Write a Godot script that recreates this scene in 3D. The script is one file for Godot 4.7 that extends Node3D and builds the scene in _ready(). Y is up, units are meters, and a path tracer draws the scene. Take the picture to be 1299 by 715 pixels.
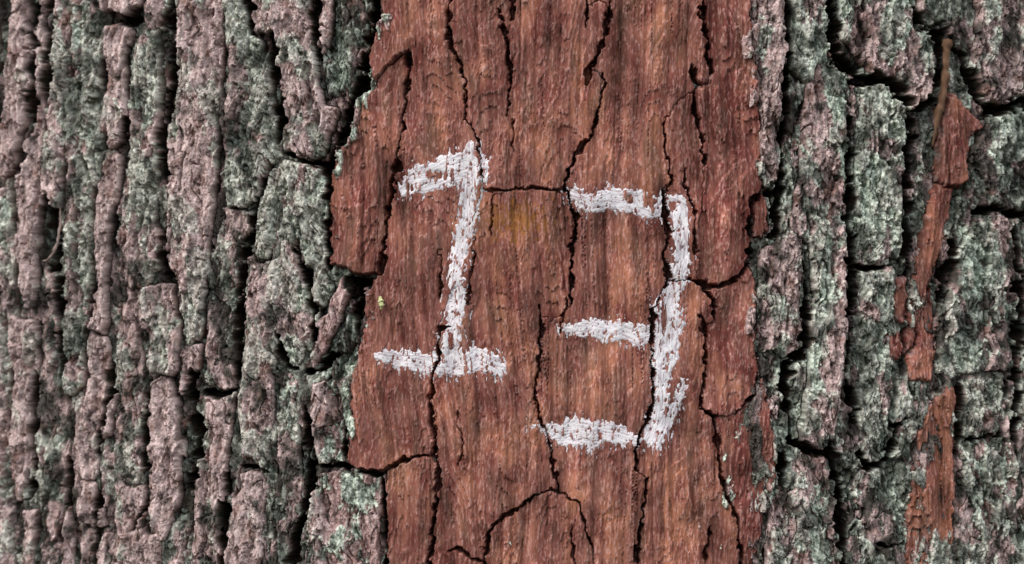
extends Node3D
# A tree trunk seen close: thick furrowed bark left and right, a shaved reddish band between, the number 13 brushed on it.
# Outlines are drawn in millimetre-like units ("u", 0.4 mm each) over the trunk's face and laid onto its round surface.

const K := 0.0004            # metres per u
const R := 0.85              # trunk radius under the bark plates
const DIST := 1.5            # camera to bark face
const REF := 36.0            # usual bark height above the inner bark, u
const STEP := 1.0           # lattice step in u
const AX := 0.036              # the trunk's middle stands this far right of the picture's middle
const S0 := -795.0
const T0 := -384.0
const NS := 1385
const NT := 769

var trunk: Node3D
var n_smooth := FastNoiseLite.new()
var n_fbm := FastNoiseLite.new()
var n_cell := FastNoiseLite.new()
var n_cellv := FastNoiseLite.new()
var top_h := PackedFloat32Array()     # highest bark surface at each lattice point
var carve := PackedFloat32Array()     # how deep cracks cut there
var carve_bark := PackedFloat32Array()  # how deep furrows cut there
var names := {}
var m_bark: StandardMaterial3D
var m_shaved: StandardMaterial3D
var m_paint: StandardMaterial3D
var m_inner: StandardMaterial3D
var plate_no := 0
var keep_inner := false

func lin(r: float, g: float, b: float) -> Color:
	return Color(r, g, b).srgb_to_linear()

func numbered(called: String) -> String:
	var n: int = names.get(called, 0)
	names[called] = n + 1
	return called if n == 0 else "%s_%03d" % [called, n]

func _ready():
	# camera
	var cam := Camera3D.new()
	cam.name = "camera"
	cam.position = Vector3(-AX, 0, R + REF * K + DIST)
	cam.fov = rad_to_deg(2.0 * atan(357.5 * K / DIST))
	cam.near = 0.05
	cam.far = 200.0
	var lens := CameraAttributesPhysical.new()
	lens.frustum_focal_length = 12.0 * DIST / (357.5 * K)
	lens.frustum_focus_distance = DIST + 0.004
	lens.exposure_aperture = 5.0
	lens.frustum_near = 0.05
	lens.frustum_far = 200.0
	cam.attributes = lens
	add_child(cam)
	# sky: a bright overcast forest sky
	var we := WorldEnvironment.new()
	we.name = "world_environment"
	var env := Environment.new()
	env.background_mode = Environment.BG_SKY
	var sky := Sky.new()
	var sm := ProceduralSkyMaterial.new()
	sm.sky_top_color = Color(0.92, 0.94, 0.96)
	sm.sky_horizon_color = Color(0.52, 0.535, 0.53)
	sm.sky_curve = 0.25
	sm.ground_bottom_color = Color(0.15, 0.14, 0.12)
	sm.ground_horizon_color = Color(0.24, 0.25, 0.23)
	sm.ground_curve = 0.1
	sm.sun_angle_max = 0.0
	sky.sky_material = sm
	env.sky = sky
	env.tonemap_mode = Environment.TONE_MAPPER_LINEAR
	env.tonemap_exposure = 2.15
	env.sdfgi_enabled = true
	env.ssao_enabled = true
	env.ssil_enabled = true
	we.environment = env
	add_child(we)
	# sun behind cloud
	var sun := DirectionalLight3D.new()
	sun.name = "sun"
	sun.light_energy = 0.33
	sun.light_angular_distance = 28.0
	sun.light_color = Color(1.0, 0.985, 0.97)
	sun.shadow_enabled = true
	sun.look_at_from_position(Vector3(-2.4, 2.1, 1.7), Vector3.ZERO)
	add_child(sun)

	noises()
	materials()
	trunk = Node3D.new()
	trunk.name = "tree_trunk"
	trunk.position = Vector3.ZERO
	add_child(trunk)
	trunk.set_meta("label", "thick pine trunk with furrowed lichen-covered bark and a shaved reddish band painted 13")
	trunk.set_meta("category", "tree trunk")

	top_h.resize(NS * NT)
	top_h.fill(-60.0)
	carve.resize(NS * NT)
	carve.fill(0.0)
	in_h.resize(NS * NT)
	in_c.resize(NS * NT)
	in_h.fill(-99.0)
	scales()
	cracks()
	carve_bark = carve.duplicate()
	carve.fill(0.0)
	furrows()
	var swap := carve
	carve = carve_bark
	carve_bark = swap
	trunk_round()
	inner_bark()
	shaved_panels()
	rough_plates_left()
	rough_plates_right()
	side_plates()
	finish_inner_bark()
	digits()
	small_things()


func noises():
	n_smooth.noise_type = FastNoiseLite.TYPE_SIMPLEX_SMOOTH
	n_smooth.fractal_type = FastNoiseLite.FRACTAL_NONE
	n_smooth.frequency = 1.0
	n_smooth.seed = 11
	n_fbm.noise_type = FastNoiseLite.TYPE_SIMPLEX_SMOOTH
	n_fbm.fractal_type = FastNoiseLite.FRACTAL_FBM
	n_fbm.fractal_octaves = 3
	n_fbm.fractal_gain = 0.55
	n_fbm.frequency = 1.0
	n_fbm.seed = 23
	n_cell.noise_type = FastNoiseLite.TYPE_CELLULAR
	n_cell.cellular_return_type = FastNoiseLite.RETURN_DISTANCE
	n_cell.fractal_type = FastNoiseLite.FRACTAL_NONE
	n_cell.frequency = 1.0
	n_cell.seed = 5
	n_cellv.noise_type = FastNoiseLite.TYPE_CELLULAR
	n_cellv.cellular_return_type = FastNoiseLite.RETURN_CELL_VALUE
	n_cellv.fractal_type = FastNoiseLite.FRACTAL_NONE
	n_cellv.frequency = 1.0
	n_cellv.seed = 5

func mat(rough: float, spec: float) -> StandardMaterial3D:
	var m := StandardMaterial3D.new()
	m.vertex_color_use_as_albedo = true
	m.albedo_color = Color.WHITE
	m.roughness = rough
	m.metallic_specular = spec
	return m

func materials():
	m_bark = mat(0.95, 0.12)
	m_shaved = mat(0.92, 0.12)
	m_paint = mat(0.75, 0.25)
	m_inner = mat(0.95, 0.2)

# ---- from drawn outline to the round surface -------------------------------------------------------------------------

func on_trunk(x: float, y: float) -> Vector2:
	# arc length and height, in u, of the outline point (x, y) drawn on the face of the trunk
	var px := (x - 649.5) * K
	var py := (y - 357.5) * K
	var rr := R + REF * K
	var zc := rr + DIST
	var a := px * px + DIST * DIST
	var b := -2.0 * (zc * DIST + AX * px)
	var c := zc * zc + AX * AX - rr * rr
	var disc := maxf(b * b - 4.0 * a * c, 0.0)
	var t := (-b - sqrt(disc)) / (2.0 * a)
	return Vector2(atan2(px * t - AX, zc - DIST * t) * R / K, py * t / K)

func at(s: float, t: float, h: float) -> Vector3:
	var th := s * K / R
	var r := R + h * K
	return Vector3(sin(th) * r, -t * K, cos(th) * r)

func outline_from_rows(rows: Array) -> PackedVector2Array:
	# rows: height, left edge, right edge, ...
	var left := PackedVector2Array()
	var right := PackedVector2Array()
	var n: int = rows.size() / 3
	for i in n:
		var y: float = rows[i * 3]
		if i == 0 and y <= 0.0: y = -75.0
		if i == n - 1 and y >= 714.0: y = 790.0
		left.append(on_trunk(rows[i * 3 + 1], y))
		right.append(on_trunk(rows[i * 3 + 2], y))
	right.reverse()
	left.append_array(right)
	return left

func outline_from_points(pts: Array) -> PackedVector2Array:
	var o := PackedVector2Array()
	for i in pts.size() / 2:
		o.append(on_trunk(pts[i * 2], pts[i * 2 + 1]))
	return o

# ---- cracks -----------------------------------------------------------------------------------------------------------

func crack(width: float, depth: float, pts: Array, grain := 21.0):
	var p := outline_from_points(pts)
	var total := 0.0
	for i in p.size() - 1: total += p[i].distance_to(p[i + 1])
	var run := 0.0
	for i in p.size() - 1:
		var a := p[i]
		var b := p[i + 1]
		var ab := b - a
		var ln := ab.length()
		var reach := width + 5.0
		var i0 := maxi(0, int((minf(a.x, b.x) - reach - S0) / STEP))
		var i1 := mini(NS - 1, int((maxf(a.x, b.x) + reach - S0) / STEP) + 1)
		var j0 := maxi(0, int((minf(a.y, b.y) - reach - T0) / STEP))
		var j1 := mini(NT - 1, int((maxf(a.y, b.y) + reach - T0) / STEP) + 1)
		for j in range(j0, j1 + 1):
			var t := T0 + j * STEP
			for k in range(i0, i1 + 1):
				var s := S0 + k * STEP
				var ws := s + n_fbm.get_noise_2d(s / 17.0, t / grain) * 5.0
				var wt := t + n_fbm.get_noise_2d(s / 17.0 + 90.0, t / 17.0) * 4.0
				var q := Vector2(ws, wt)
				var f := clampf((q - a).dot(ab) / (ln * ln), 0.0, 1.0)
				var d := q.distance_to(a + ab * f)
				var g := (run + f * ln) / total
				var w := width * (0.85 if grain < 30.0 else 1.0) * (0.35 + 0.65 * sqrt(clampf(minf(g, 1.0 - g) * 6.0, 0.0, 1.0))) * clampf(0.95 + 1.7 * n_fbm.get_noise_2d(t / 26.0, s / 40.0 + 33.0), 0.3, 1.8)
				var c := depth * smoothstep(0.0, 1.0, clampf((w - d) / maxf(2.2, w * 0.8 * float(grain > 30.0)) + (0.4 if grain < 30.0 else 0.15), 0.0, 1.0))
				var at_k := j * NS + k
				if c > carve[at_k]: carve[at_k] = c
		run += ln

func cracks():
	crack(2.4, 24, [520, 62, 517, 100, 514, 140, 508, 185])
	crack(4.5, 30, [508, 185, 499, 222, 490, 285, 481, 345])
	crack(3.0, 20, [572, -20, 570, 30, 573, 60, 588, 92])
	crack(1.6, 16, [588, 92, 592, 118, 592, 150, 600, 165, 606, 180, 611, 205, 612, 238])
	crack(3.6, 26, [650, -20, 652, 10, 648, 24])
	crack(2.6, 24, [634, 12, 640, 40, 645, 68, 648, 100, 644, 148])
	crack(1.1, 12, [652, 150, 649, 190])
	crack(2.8, 24, [746, -20, 745, 10, 743, 36])
	crack(3.0, 26, [774, 2, 770, 38, 760, 65, 748, 88, 745, 108])
	crack(2.4, 24, [764, 92, 767, 104, 757, 140, 754, 165, 742, 182, 728, 198, 720, 222, 715, 240])
	crack(3.0, 26, [715, 240, 725, 260, 732, 278, 728, 300, 724, 330, 725, 360, 724, 385])
	crack(1.6, 16, [718, 380, 714, 400, 711, 422])
	crack(1.2, 14, [612, 240, 640, 242, 672, 238, 712, 243])
	crack(1.2, 12, [626, 246, 625, 275, 624, 300])
	crack(1.3, 14, [600, 300, 600, 330, 596, 360, 595, 385])
	crack(1.2, 14, [558, 315, 559, 345, 557, 380])
	crack(2.2, 22, [572, 412, 557, 416, 556, 440, 556, 455])
	crack(2.8, 24, [556, 455, 548, 480, 547, 515, 549, 552, 556, 592, 555, 625, 549, 665, 545, 715, 543, 760])
	crack(2.0, 18, [684, 388, 688, 415, 682, 455, 680, 500, 684, 530, 694, 550])
	crack(1.9, 18, [694, 550, 698, 575, 708, 618])
	crack(1.2, 12, [676, 627, 700, 620, 718, 628])
	crack(2.6, 22, [676, 627, 664, 640, 640, 655, 622, 672, 614, 715, 612, 760])
	crack(3.6, 24, [568, 697, 585, 696, 598, 708, 616, 714])
	crack(1.4, 16, [716, 625, 734, 638, 742, 668, 752, 702])
	crack(1.5, 16, [725, 668, 728, 715, 729, 750])
	crack(2.2, 20, [438, 588, 466, 598, 488, 596])
	crack(2.6, 22, [488, 596, 505, 586, 524, 580, 545, 578])
	crack(1.9, 18, [842, 155, 845, 195, 852, 228, 847, 242])
	crack(3.2, 26, [843, 240, 843, 270, 850, 300, 845, 310])
	crack(2.6, 24, [845, 305, 843, 330, 850, 352, 838, 372, 829, 392, 827, 440, 829, 480])
	crack(2.4, 22, [829, 480, 826, 520, 812, 548, 808, 565, 809, 598])
	crack(2.4, 22, [821, 608, 817, 640, 815, 660, 809, 690, 808, 740])
	crack(3.4, 26, [889, -20, 892, 20, 898, 60, 903, 92])
	crack(2.4, 22, [877, 80, 880, 96, 894, 112])
	crack(3.2, 26, [880, 112, 882, 140, 890, 168, 893, 210])
	crack(1.6, 16, [866, 214, 870, 240])
	crack(2.0, 20, [870, 240, 880, 268, 882, 308, 884, 325])
	crack(1.4, 16, [850, 356, 878, 355, 892, 362])
	crack(3.4, 26, [880, 356, 900, 364, 918, 362, 940, 348, 953, 335])
	crack(4.0, 28, [945, 335, 953, 308, 950, 278, 956, 252, 968, 246])
	crack(2.6, 22, [892, 362, 904, 382, 907, 404])
	crack(2.6, 22, [888, 398, 894, 430, 894, 470, 890, 515])
	crack(2.8, 24, [890, 518, 906, 528, 911, 560, 914, 600, 922, 630, 937, 660, 941, 715, 941, 760])
	crack(2.0, 18, [962, 478, 956, 500, 946, 510, 935, 522])
	crack(2.2, 20, [902, 668, 898, 690, 893, 715])
	crack(1.3, 12, [580, 520, 586, 560, 582, 590])

# ---- distance to an outline, on a coarse lattice ----------------------------------------------------------------------

class Field:
	var x0: float
	var y0: float
	var nx: int
	var ny: int
	var v := PackedFloat32Array()
	const CELL := 5.0

	func _init(o: PackedVector2Array, pad: float):
		var lo := o[0]
		var hi := o[0]
		for p in o:
			lo = lo.min(p)
			hi = hi.max(p)
		x0 = lo.x - pad
		y0 = lo.y - pad
		nx = int((hi.x - lo.x + 2.0 * pad) / CELL) + 2
		ny = int((hi.y - lo.y + 2.0 * pad) / CELL) + 2
		v.resize(nx * ny)
		var n := o.size()
		for j in ny:
			for i in nx:
				var q := Vector2(x0 + i * CELL, y0 + j * CELL)
				var best := 1e9
				var inside := false
				var a := o[n - 1]
				for b in o:
					var ab := b - a
					var f := clampf((q - a).dot(ab) / maxf(ab.length_squared(), 1e-6), 0.0, 1.0)
					best = minf(best, q.distance_squared_to(a + ab * f))
					if (a.y > q.y) != (b.y > q.y) and q.x < (b.x - a.x) * (q.y - a.y) / (b.y - a.y) + a.x:
						inside = not inside
					a = b
				v[j * nx + i] = sqrt(best) if inside else -sqrt(best)

	func get_at(x: float, y: float) -> float:
		var fx := clampf((x - x0) / CELL, 0.0, nx - 1.001)
		var fy := clampf((y - y0) / CELL, 0.0, ny - 1.001)
		var i := int(fx)
		var j := int(fy)
		fx -= i
		fy -= j
		var k := j * nx + i
		return lerpf(lerpf(v[k], v[k + 1], fx), lerpf(v[k + nx], v[k + nx + 1], fx), fy)

# ---- plates -----------------------------------------------------------------------------------------------------------

func shell(called: String, material: Material, s_start: float, t_start: float, step: float, nx: int, ny: int, hs: PackedFloat32Array, cs: PackedColorArray, floor_h: float, parent: Node, even := false) -> MeshInstance3D:
	# a mesh from heights on a lattice; cells that lie wholly under floor_h are left out
	var pos := PackedVector3Array()
	var nor := PackedVector3Array()
	var col := PackedColorArray()
	var idx := PackedInt32Array()
	var where := PackedInt32Array()
	where.resize(nx * ny)
	where.fill(-1)
	var kr := K / R
	for j in ny - 1:
		for i in nx - 1:
			var k := j * nx + i
			if hs[k] < floor_h and hs[k + 1] < floor_h and hs[k + nx] < floor_h and hs[k + nx + 1] < floor_h: continue
			for q in [k, k + 1, k + nx, k + nx + 1]:
				if where[q] < 0:
					where[q] = pos.size()
					var qi: int = q % nx
					var qj: int = q / nx
					var th := (s_start + qi * step) * kr
					var sn := sin(th)
					var cn := cos(th)
					var h := hs[q]
					var r := R + h * K
					pos.append(Vector3(sn * r, -(t_start + qj * step) * K, cn * r))
					var l := hs[q - 1] if qi > 0 else h
					var rr := hs[q + 1] if qi < nx - 1 else h
					var u := hs[q - nx] if qj > 0 else h
					var d := hs[q + nx] if qj < ny - 1 else h
					var ds := (rr - l) / (2.0 * step)
					var dt := (d - u) / (2.0 * step)
					nor.append(Vector3(sn - ds * cn, dt, cn + ds * sn).normalized())
					col.append(cs[q])
			var a := where[k]
			var b := where[k + 1]
			var c := where[k + nx]
			var e := where[k + nx + 1]
			if not even and absf(hs[k] - hs[k + nx + 1]) < absf(hs[k + 1] - hs[k + nx]):
				idx.append_array([a, b, e, a, e, c])
			else:
				idx.append_array([a, b, c, b, e, c])
	if idx.is_empty(): return null
	var arr := []
	arr.resize(Mesh.ARRAY_MAX)
	arr[Mesh.ARRAY_VERTEX] = pos
	arr[Mesh.ARRAY_NORMAL] = nor
	arr[Mesh.ARRAY_COLOR] = col
	arr[Mesh.ARRAY_INDEX] = idx
	var mesh := ArrayMesh.new()
	mesh.add_surface_from_arrays(Mesh.PRIMITIVE_TRIANGLES, arr)
	mesh.surface_set_material(0, material)
	var o := MeshInstance3D.new()
	o.name = numbered(called)
	o.mesh = mesh
	parent.add_child(o, true)
	return o

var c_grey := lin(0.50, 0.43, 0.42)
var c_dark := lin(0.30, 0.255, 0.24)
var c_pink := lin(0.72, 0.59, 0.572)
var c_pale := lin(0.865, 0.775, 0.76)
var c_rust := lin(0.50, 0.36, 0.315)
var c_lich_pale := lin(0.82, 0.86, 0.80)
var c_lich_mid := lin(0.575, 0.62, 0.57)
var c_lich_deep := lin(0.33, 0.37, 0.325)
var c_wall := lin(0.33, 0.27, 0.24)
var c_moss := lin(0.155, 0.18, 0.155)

# height: u above the inner bark; pink: fresh pinkish flakes; lichen, moss: how much of it; rows or points: the outline
func rough(height: float, pink: float, lichen: float, moss: float, o: PackedVector2Array, step := STEP, called := "bark_plate", edge := 13.0) -> MeshInstance3D:
	plate_no += 1
	var f := Field.new(o, 12.0)
	var on_lattice := step == STEP
	var i0 := maxi(0, int((f.x0 - S0) / STEP))
	var i1 := mini(NS - 1, int((f.x0 + f.nx * 5.0 - S0) / STEP))
	var j0 := maxi(0, int((f.y0 - T0) / STEP))
	var j1 := mini(NT - 1, int((f.y0 + f.ny * 5.0 - T0) / STEP))
	var nx := i1 - i0 + 1
	var ny := j1 - j0 + 1
	var s_start := S0 + i0 * STEP
	var t_start := T0 + j0 * STEP
	if not on_lattice:
		s_start = f.x0
		t_start = f.y0
		nx = int(f.nx * 5.0 / step)
		ny = int(f.ny * 5.0 / step)
	if nx < 2 or ny < 2: return null
	var hs := PackedFloat32Array()
	var cs := PackedColorArray()
	hs.resize(nx * ny)
	hs.fill(-30.0)
	cs.resize(nx * ny)
	var off := plate_no * 17.31
	var rng := RandomNumberGenerator.new()
	rng.seed = 900 + plate_no * 7
	var edge_here := edge * (1.15 - 0.6 * pink)
	var tilt_s := rng.randf_range(-0.10, 0.10)
	var tilt_t := rng.randf_range(-0.01, 0.045)
	var mid_s := f.x0 + f.nx * 2.5
	var mid_t := f.y0 + f.ny * 2.5
	for j in ny:
		var t := t_start + j * step
		for i in nx:
			var s := s_start + i * step
			if f.get_at(s, t) < -9.0: continue
			var wa := n_smooth.get_noise_2d(s / 38.0, t / 38.0 + off)
			var wb := n_fbm.get_noise_2d(s / 12.0 + off, t / 24.0)
			var wc := n_smooth.get_noise_2d(s / 15.0, t / 38.0 + off)
			var we := n_fbm.get_noise_2d(s / 36.0 + 400.0, t / 150.0 + off)
			var wf := n_fbm.get_noise_2d(s / 9.0, t / 21.0 + off)
			var d := f.get_at(s + we * 11.0, t + wa * 10.0) + wf * (3.2 - 1.6 * pink) + 1.0
			if d < -6.0: continue
			var k := j * nx + i
			var x := clampf(d / edge_here, 0.0, 1.0)
			var p := 1.0 - pow(1.0 - x, 2.2)
			# a short cliff at the furrow, then shoulders that step up in layers as thin scales come away
			var cliff := smoothstep(0.0, 3.5, d)
			var q := p * 4.0 + 1.5 * n_fbm.get_noise_2d(s / 12.0, t / 46.0 + off)
			var qf := floorf(q)
			var ps := clampf((qf + smoothstep(0.0, 0.2, q - qf)) / 4.0, 0.0, 1.2)
			p = lerpf(p, ps, 0.8) if d > 0.0 else p
			var lump := n_fbm.get_noise_2d(s / 34.0 + off, t / 115.0)
			# scales: flat flakes at different levels, broken from one another
			var fs := s + wa * 10.0 + wb * 6.0
			var ft := t + wc * 16.0 + wb * 12.0
			var flake := n_cellv.get_noise_2d(fs / 20.0 + off, ft / 95.0)
			var chip := n_cellv.get_noise_2d(fs / 10.0, ft / 28.0 + off)
			var fine := n_fbm.get_noise_3d(s / 4.5, t / 8.0 + off, cliff * 6.0)
			var v := (lump * 0.7 + wb * 0.6 + 0.25 * flake) * 9.0 + 20.0
			var leaf := floorf(v)
			leaf = leaf - v + smoothstep(0.0, 0.25, v - leaf)
			var vc := absf(n_smooth.get_noise_2d((s + wa * 6.0) / 19.0 + off, t / 90.0))
			var cr := maxf(0.0, 1.0 - vc / 0.08) * smoothstep(-0.05, 0.3, n_smooth.get_noise_2d(s / 40.0 + 7.0, t / 70.0 + off))
			var ridge := n_fbm.get_noise_2d((s + wa * 5.0) / 9.0, t / 110.0 + off)
			var rgh := 1.2 - 0.95 * clampf(pink + 1.2 * lump - 0.1, 0.0, 1.0)
			var sc := scale_h[(j0 + j) * NS + i0 + i] if on_lattice else 0.0
			var calm := clampf(0.5 + flake, 0.0, 1.0)
			var h := height * (0.5 * cliff + 0.32 * p) + cliff * ((6.0 - 3.0 * pink) * lump + 6.0 * flake + 4.0 * ridge + rgh * ((1.3 - calm) * 3.8 * chip + (1.2 - calm * 0.6) * fine + 1.8 * wb) + 1.8 * leaf + sc - 9.0 * cr + tilt_s * (s - mid_s) + tilt_t * (t - mid_t))
			# what grows on it
			var lm := smoothstep(-0.04, 0.10, n_fbm.get_noise_2d(s / 62.0 + off, t / 105.0 + 40.0) * 1.25 + wf * 0.3 + fine * 0.2 + (lichen - 0.47) * 1.75 - 0.02 - 0.2 * (calm - 0.5) - 0.12 * maxf(pink - 0.5, 0.0))
			var mm := smoothstep(0.0, 0.3, n_fbm.get_noise_2d(s / 50.0 + 60.0, t / 70.0 + off) + fine * 0.3 + (moss - 0.5) * 1.1 - 0.06)
			lm *= (1.0 - 0.5 * mm) * (1.0 - 0.5 * smoothstep(2.0, 6.0, sc) * (0.4 + pink))
			var lh := 0.0
			var cell := 0.0
			if lm > 0.02:
				lh = n_cell.get_noise_2d(s / 5.6 + wb, t / 5.6 + wb)
				cell = n_cellv.get_noise_2d(s / 5.6 + wb, t / 5.6 + wb)
				var lb := n_cell.get_noise_2d(s / 15.0 + 30.0, t / 17.0)
				h += cliff * lm * (-3.4 * lh - 2.4 * lb - 0.4)
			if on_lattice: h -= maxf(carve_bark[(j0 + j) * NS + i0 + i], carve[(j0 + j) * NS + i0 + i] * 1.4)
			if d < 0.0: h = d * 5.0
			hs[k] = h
			var tone := 0.5 + 0.5 * flake + 0.25 * chip
			var pk := clampf(pink * 1.4 - 0.06 + 1.0 * (tone - 0.5) + 0.6 * lump + 0.3 * fine, 0.0, 1.0)
			var c := c_grey.lerp(c_dark, clampf(0.35 - 1.2 * wb + 0.5 * (0.5 - tone), 0.0, 1.0))
			c = c.lerp(c_pink, pk)
			if sc > 0.3: c = c.lerp(c_grey.lerp(c_pale, scale_t[(j0 + j) * NS + i0 + i]), 0.35 + 0.5 * pink)
			c = c.lerp(c_pale, clampf(pk * (fine * 1.4 + lump * 0.8 + 0.1), 0.0, 1.0))
			c = c.lerp(c_rust, clampf(n_fbm.get_noise_2d(s / 33.0 + 11.0, t / 45.0 + off) * 1.6 - 0.25, 0.0, 0.75) * (1.0 - lm))
			c = c.lerp(c_dark, clampf(-wb * 1.5 - wf * 0.8 - 0.08, 0.0, 0.55))
			c = c.lerp(c_moss, mm * 0.85)
			if lm > 0.02:
				var lc := c_lich_mid.lerp(c_lich_pale, clampf(cell * 0.9 - lh * 0.6 + 0.15 + fine * 1.2 + lump * 0.8 - mm * 0.6, 0.0, 1.0))
				lc = lc.lerp(c_lich_deep, clampf(-cell * 0.7 + -0.02 - wb * 0.8 + mm * 0.45, 0.0, 0.9))
				c = c.lerp(lc, lm * 0.9)
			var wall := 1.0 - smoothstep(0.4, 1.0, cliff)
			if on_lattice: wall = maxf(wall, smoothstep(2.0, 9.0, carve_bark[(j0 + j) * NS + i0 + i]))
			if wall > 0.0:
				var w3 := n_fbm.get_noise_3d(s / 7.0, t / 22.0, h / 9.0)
				c = c.lerp(c_wall.lerp(c_moss, clampf(0.5 + w3 * 1.5, 0.0, 1.0)), wall)  # bare cork and moss on furrow walls, partly recess shade put into the colour
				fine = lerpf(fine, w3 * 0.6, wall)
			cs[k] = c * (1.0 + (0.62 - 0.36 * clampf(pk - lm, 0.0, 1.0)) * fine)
			if on_lattice:
				var g := (j0 + j) * NS + i0 + i
				if keep_inner:
					in_h[g] = h
					in_c[g] = cs[k]
				else:
					if h > top_h[g]: top_h[g] = h
					if h < in_h[g] - 4.0: hs[k] = -30.0
	if keep_inner: return null
	var e := shell(called, m_bark, s_start, t_start, step, nx, ny, hs, cs, -16.0, trunk)
	return e

var b_base := lin(0.545, 0.353, 0.313)
var b_orange := lin(0.605, 0.402, 0.318)
var b_red := lin(0.44, 0.24, 0.22)
var b_deep := lin(0.29, 0.185, 0.17)
var b_scuff := lin(0.73, 0.565, 0.53)
var b_ochre := lin(0.62, 0.42, 0.22)
var b_olive := lin(0.42, 0.325, 0.275)

# a panel of the shaved band: fibrous reddish bark; warm: orange, red: dark red patches
func shaved(height: float, warm: float, red: float, slant: float, o: PackedVector2Array, called := "shaved_panel", edge := 5.0, torn := 1.0, lap := 3.0, rows := 0.5) -> MeshInstance3D:
	plate_no += 1
	var f := Field.new(o, 12.0)
	var i0 := maxi(0, int((f.x0 - S0) / STEP))
	var i1 := mini(NS - 1, int((f.x0 + f.nx * 5.0 - S0) / STEP))
	var j0 := maxi(0, int((f.y0 - T0) / STEP))
	var j1 := mini(NT - 1, int((f.y0 + f.ny * 5.0 - T0) / STEP))
	var nx := i1 - i0 + 1
	var ny := j1 - j0 + 1
	var hs := PackedFloat32Array()
	var cs := PackedColorArray()
	hs.resize(nx * ny)
	hs.fill(-30.0)
	cs.resize(nx * ny)
	var off := plate_no * 9.7
	for j in ny:
		var t := T0 + (j0 + j) * STEP
		for i in nx:
			var s := S0 + (i0 + i) * STEP
			if f.get_at(s, t) < -8.0: continue
			var wa := n_smooth.get_noise_2d(s / 14.0, t / 14.0)
			var wb := n_smooth.get_noise_2d(s / 5.0 + 50.0, t / 5.0)
			var d := f.get_at(s + n_fbm.get_noise_2d(s / 17.0, t / 21.0) * 5.0, t + n_fbm.get_noise_2d(s / 17.0 + 90.0, t / 17.0) * 4.0) + lap
			if d < -6.0: continue
			var k := j * nx + i
			var x := clampf(d / edge, 0.0, 1.0)
			var p := 1.0 - pow(1.0 - x, 2.6)
			var sw := s + slant * t + 6.0 * n_smooth.get_noise_2d(s / 140.0, t / 330.0)
			var lump := n_fbm.get_noise_2d(s / 80.0, t / 130.0 + 5.0)
			var st1 := n_fbm.get_noise_2d(sw / 9.0, t / 260.0)
			var st2 := n_smooth.get_noise_2d(sw / 24.0 + 70.0, t / 400.0)
			var row := n_smooth.get_noise_2d(sw / 15.0 + 7.0, t / 900.0)
			var gl := maxf(0.0, 1.0 - absf(row) * 8.0)
			var dots := smoothstep(-0.25, 0.35, n_smooth.get_noise_2d(s / 3.6, t / 5.2))
			var on := smoothstep(-0.12, 0.22, n_fbm.get_noise_2d(s / 60.0 + 31.0, t / 140.0))
			var pit := gl * lerpf(0.5, dots, rows) * on
			var v := n_smooth.get_noise_2d(sw / 34.0 + off, t / 130.0) * 2.4 + st1 * 0.3 + wb * 0.08 + wa * 0.1 + 10.0
			var lev := floorf(v)
			var fr := v - lev
			var terr := lev - 10.0 + smoothstep(0.0, 0.10, fr) - 0.2 * fr
			var fib := n_fbm.get_noise_2d(s / 2.0, t / 22.0)
			var curl := n_fbm.get_noise_2d(s / 3.2 + 3.0, t / 13.0)
			var rough_on := smoothstep(-0.05, 0.3, n_fbm.get_noise_2d(s / 55.0 + 201.0, t / 75.0))
			var h := height * p + p * (7.0 * lump + 0.9 * st1 + 1.2 * st2 - 2.4 * pit + 1.7 * torn * terr + 0.45 * fib + (0.2 + 1.5 * rough_on) * curl)
			h -= carve[(j0 + j) * NS + i0 + i]
			if d < 0.0: h = d * 5.0
			hs[k] = h
			var ph := n_fbm.get_noise_2d(s / 70.0 + 9.0, t / 150.0 + 3.0)
			var c := b_base.lerp(b_orange, clampf(warm + ph * 1.3 + st2 * 0.4, 0.0, 1.0))
			c = c.lerp(b_red, clampf(red + n_fbm.get_noise_2d(s / 38.0 + 77.0, t / 70.0) * 1.3, 0.0, 0.9))
			c = c.lerp(b_olive, clampf(n_fbm.get_noise_2d(sw / 30.0 + 140.0, t / 110.0) * 1.3 - 0.15, 0.0, 0.55))
			c = c.lerp(b_scuff, clampf(curl * 1.5 - 0.25 + st1 * 0.55 + 0.35 * (1.0 - smoothstep(0.1, 0.3, absf(fr - 0.1))), 0.0, 0.6))
			c = c.lerp(b_ochre, 0.7 * smoothstep(0.95, 0.2, Vector2((s + 82.0) / 52.0, (t + 80.0) / 34.0).length() + curl * 0.7 + st1 * 0.6 + wa * 0.25) )
			c = c.lerp(b_deep, clampf(pit * 0.85 + maxf(0.0, -st1 - 0.15) * 0.8, 0.0, 0.9))
			c = c.lerp(c_grey, clampf((edge + 1.0 - d) / (edge + 2.0) + curl * 0.6, 0.0, 0.75) * smoothstep(-0.1, 0.3, n_fbm.get_noise_2d(s / 30.0, t / 40.0 + 55.0)))
			cs[k] = c * (1.0 + 0.34 * fib + 0.25 * st1 + 0.5 * ph + 0.3 * lump + rows * (0.28 * row + 0.2 * st2))
			var g := (j0 + j) * NS + i0 + i
			if h > top_h[g]: top_h[g] = h
	return shell(called, m_shaved, S0 + i0 * STEP, T0 + j0 * STEP, STEP, nx, ny, hs, cs, -16.0, trunk, true)

var in_h := PackedFloat32Array()
var in_c := PackedColorArray()

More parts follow.
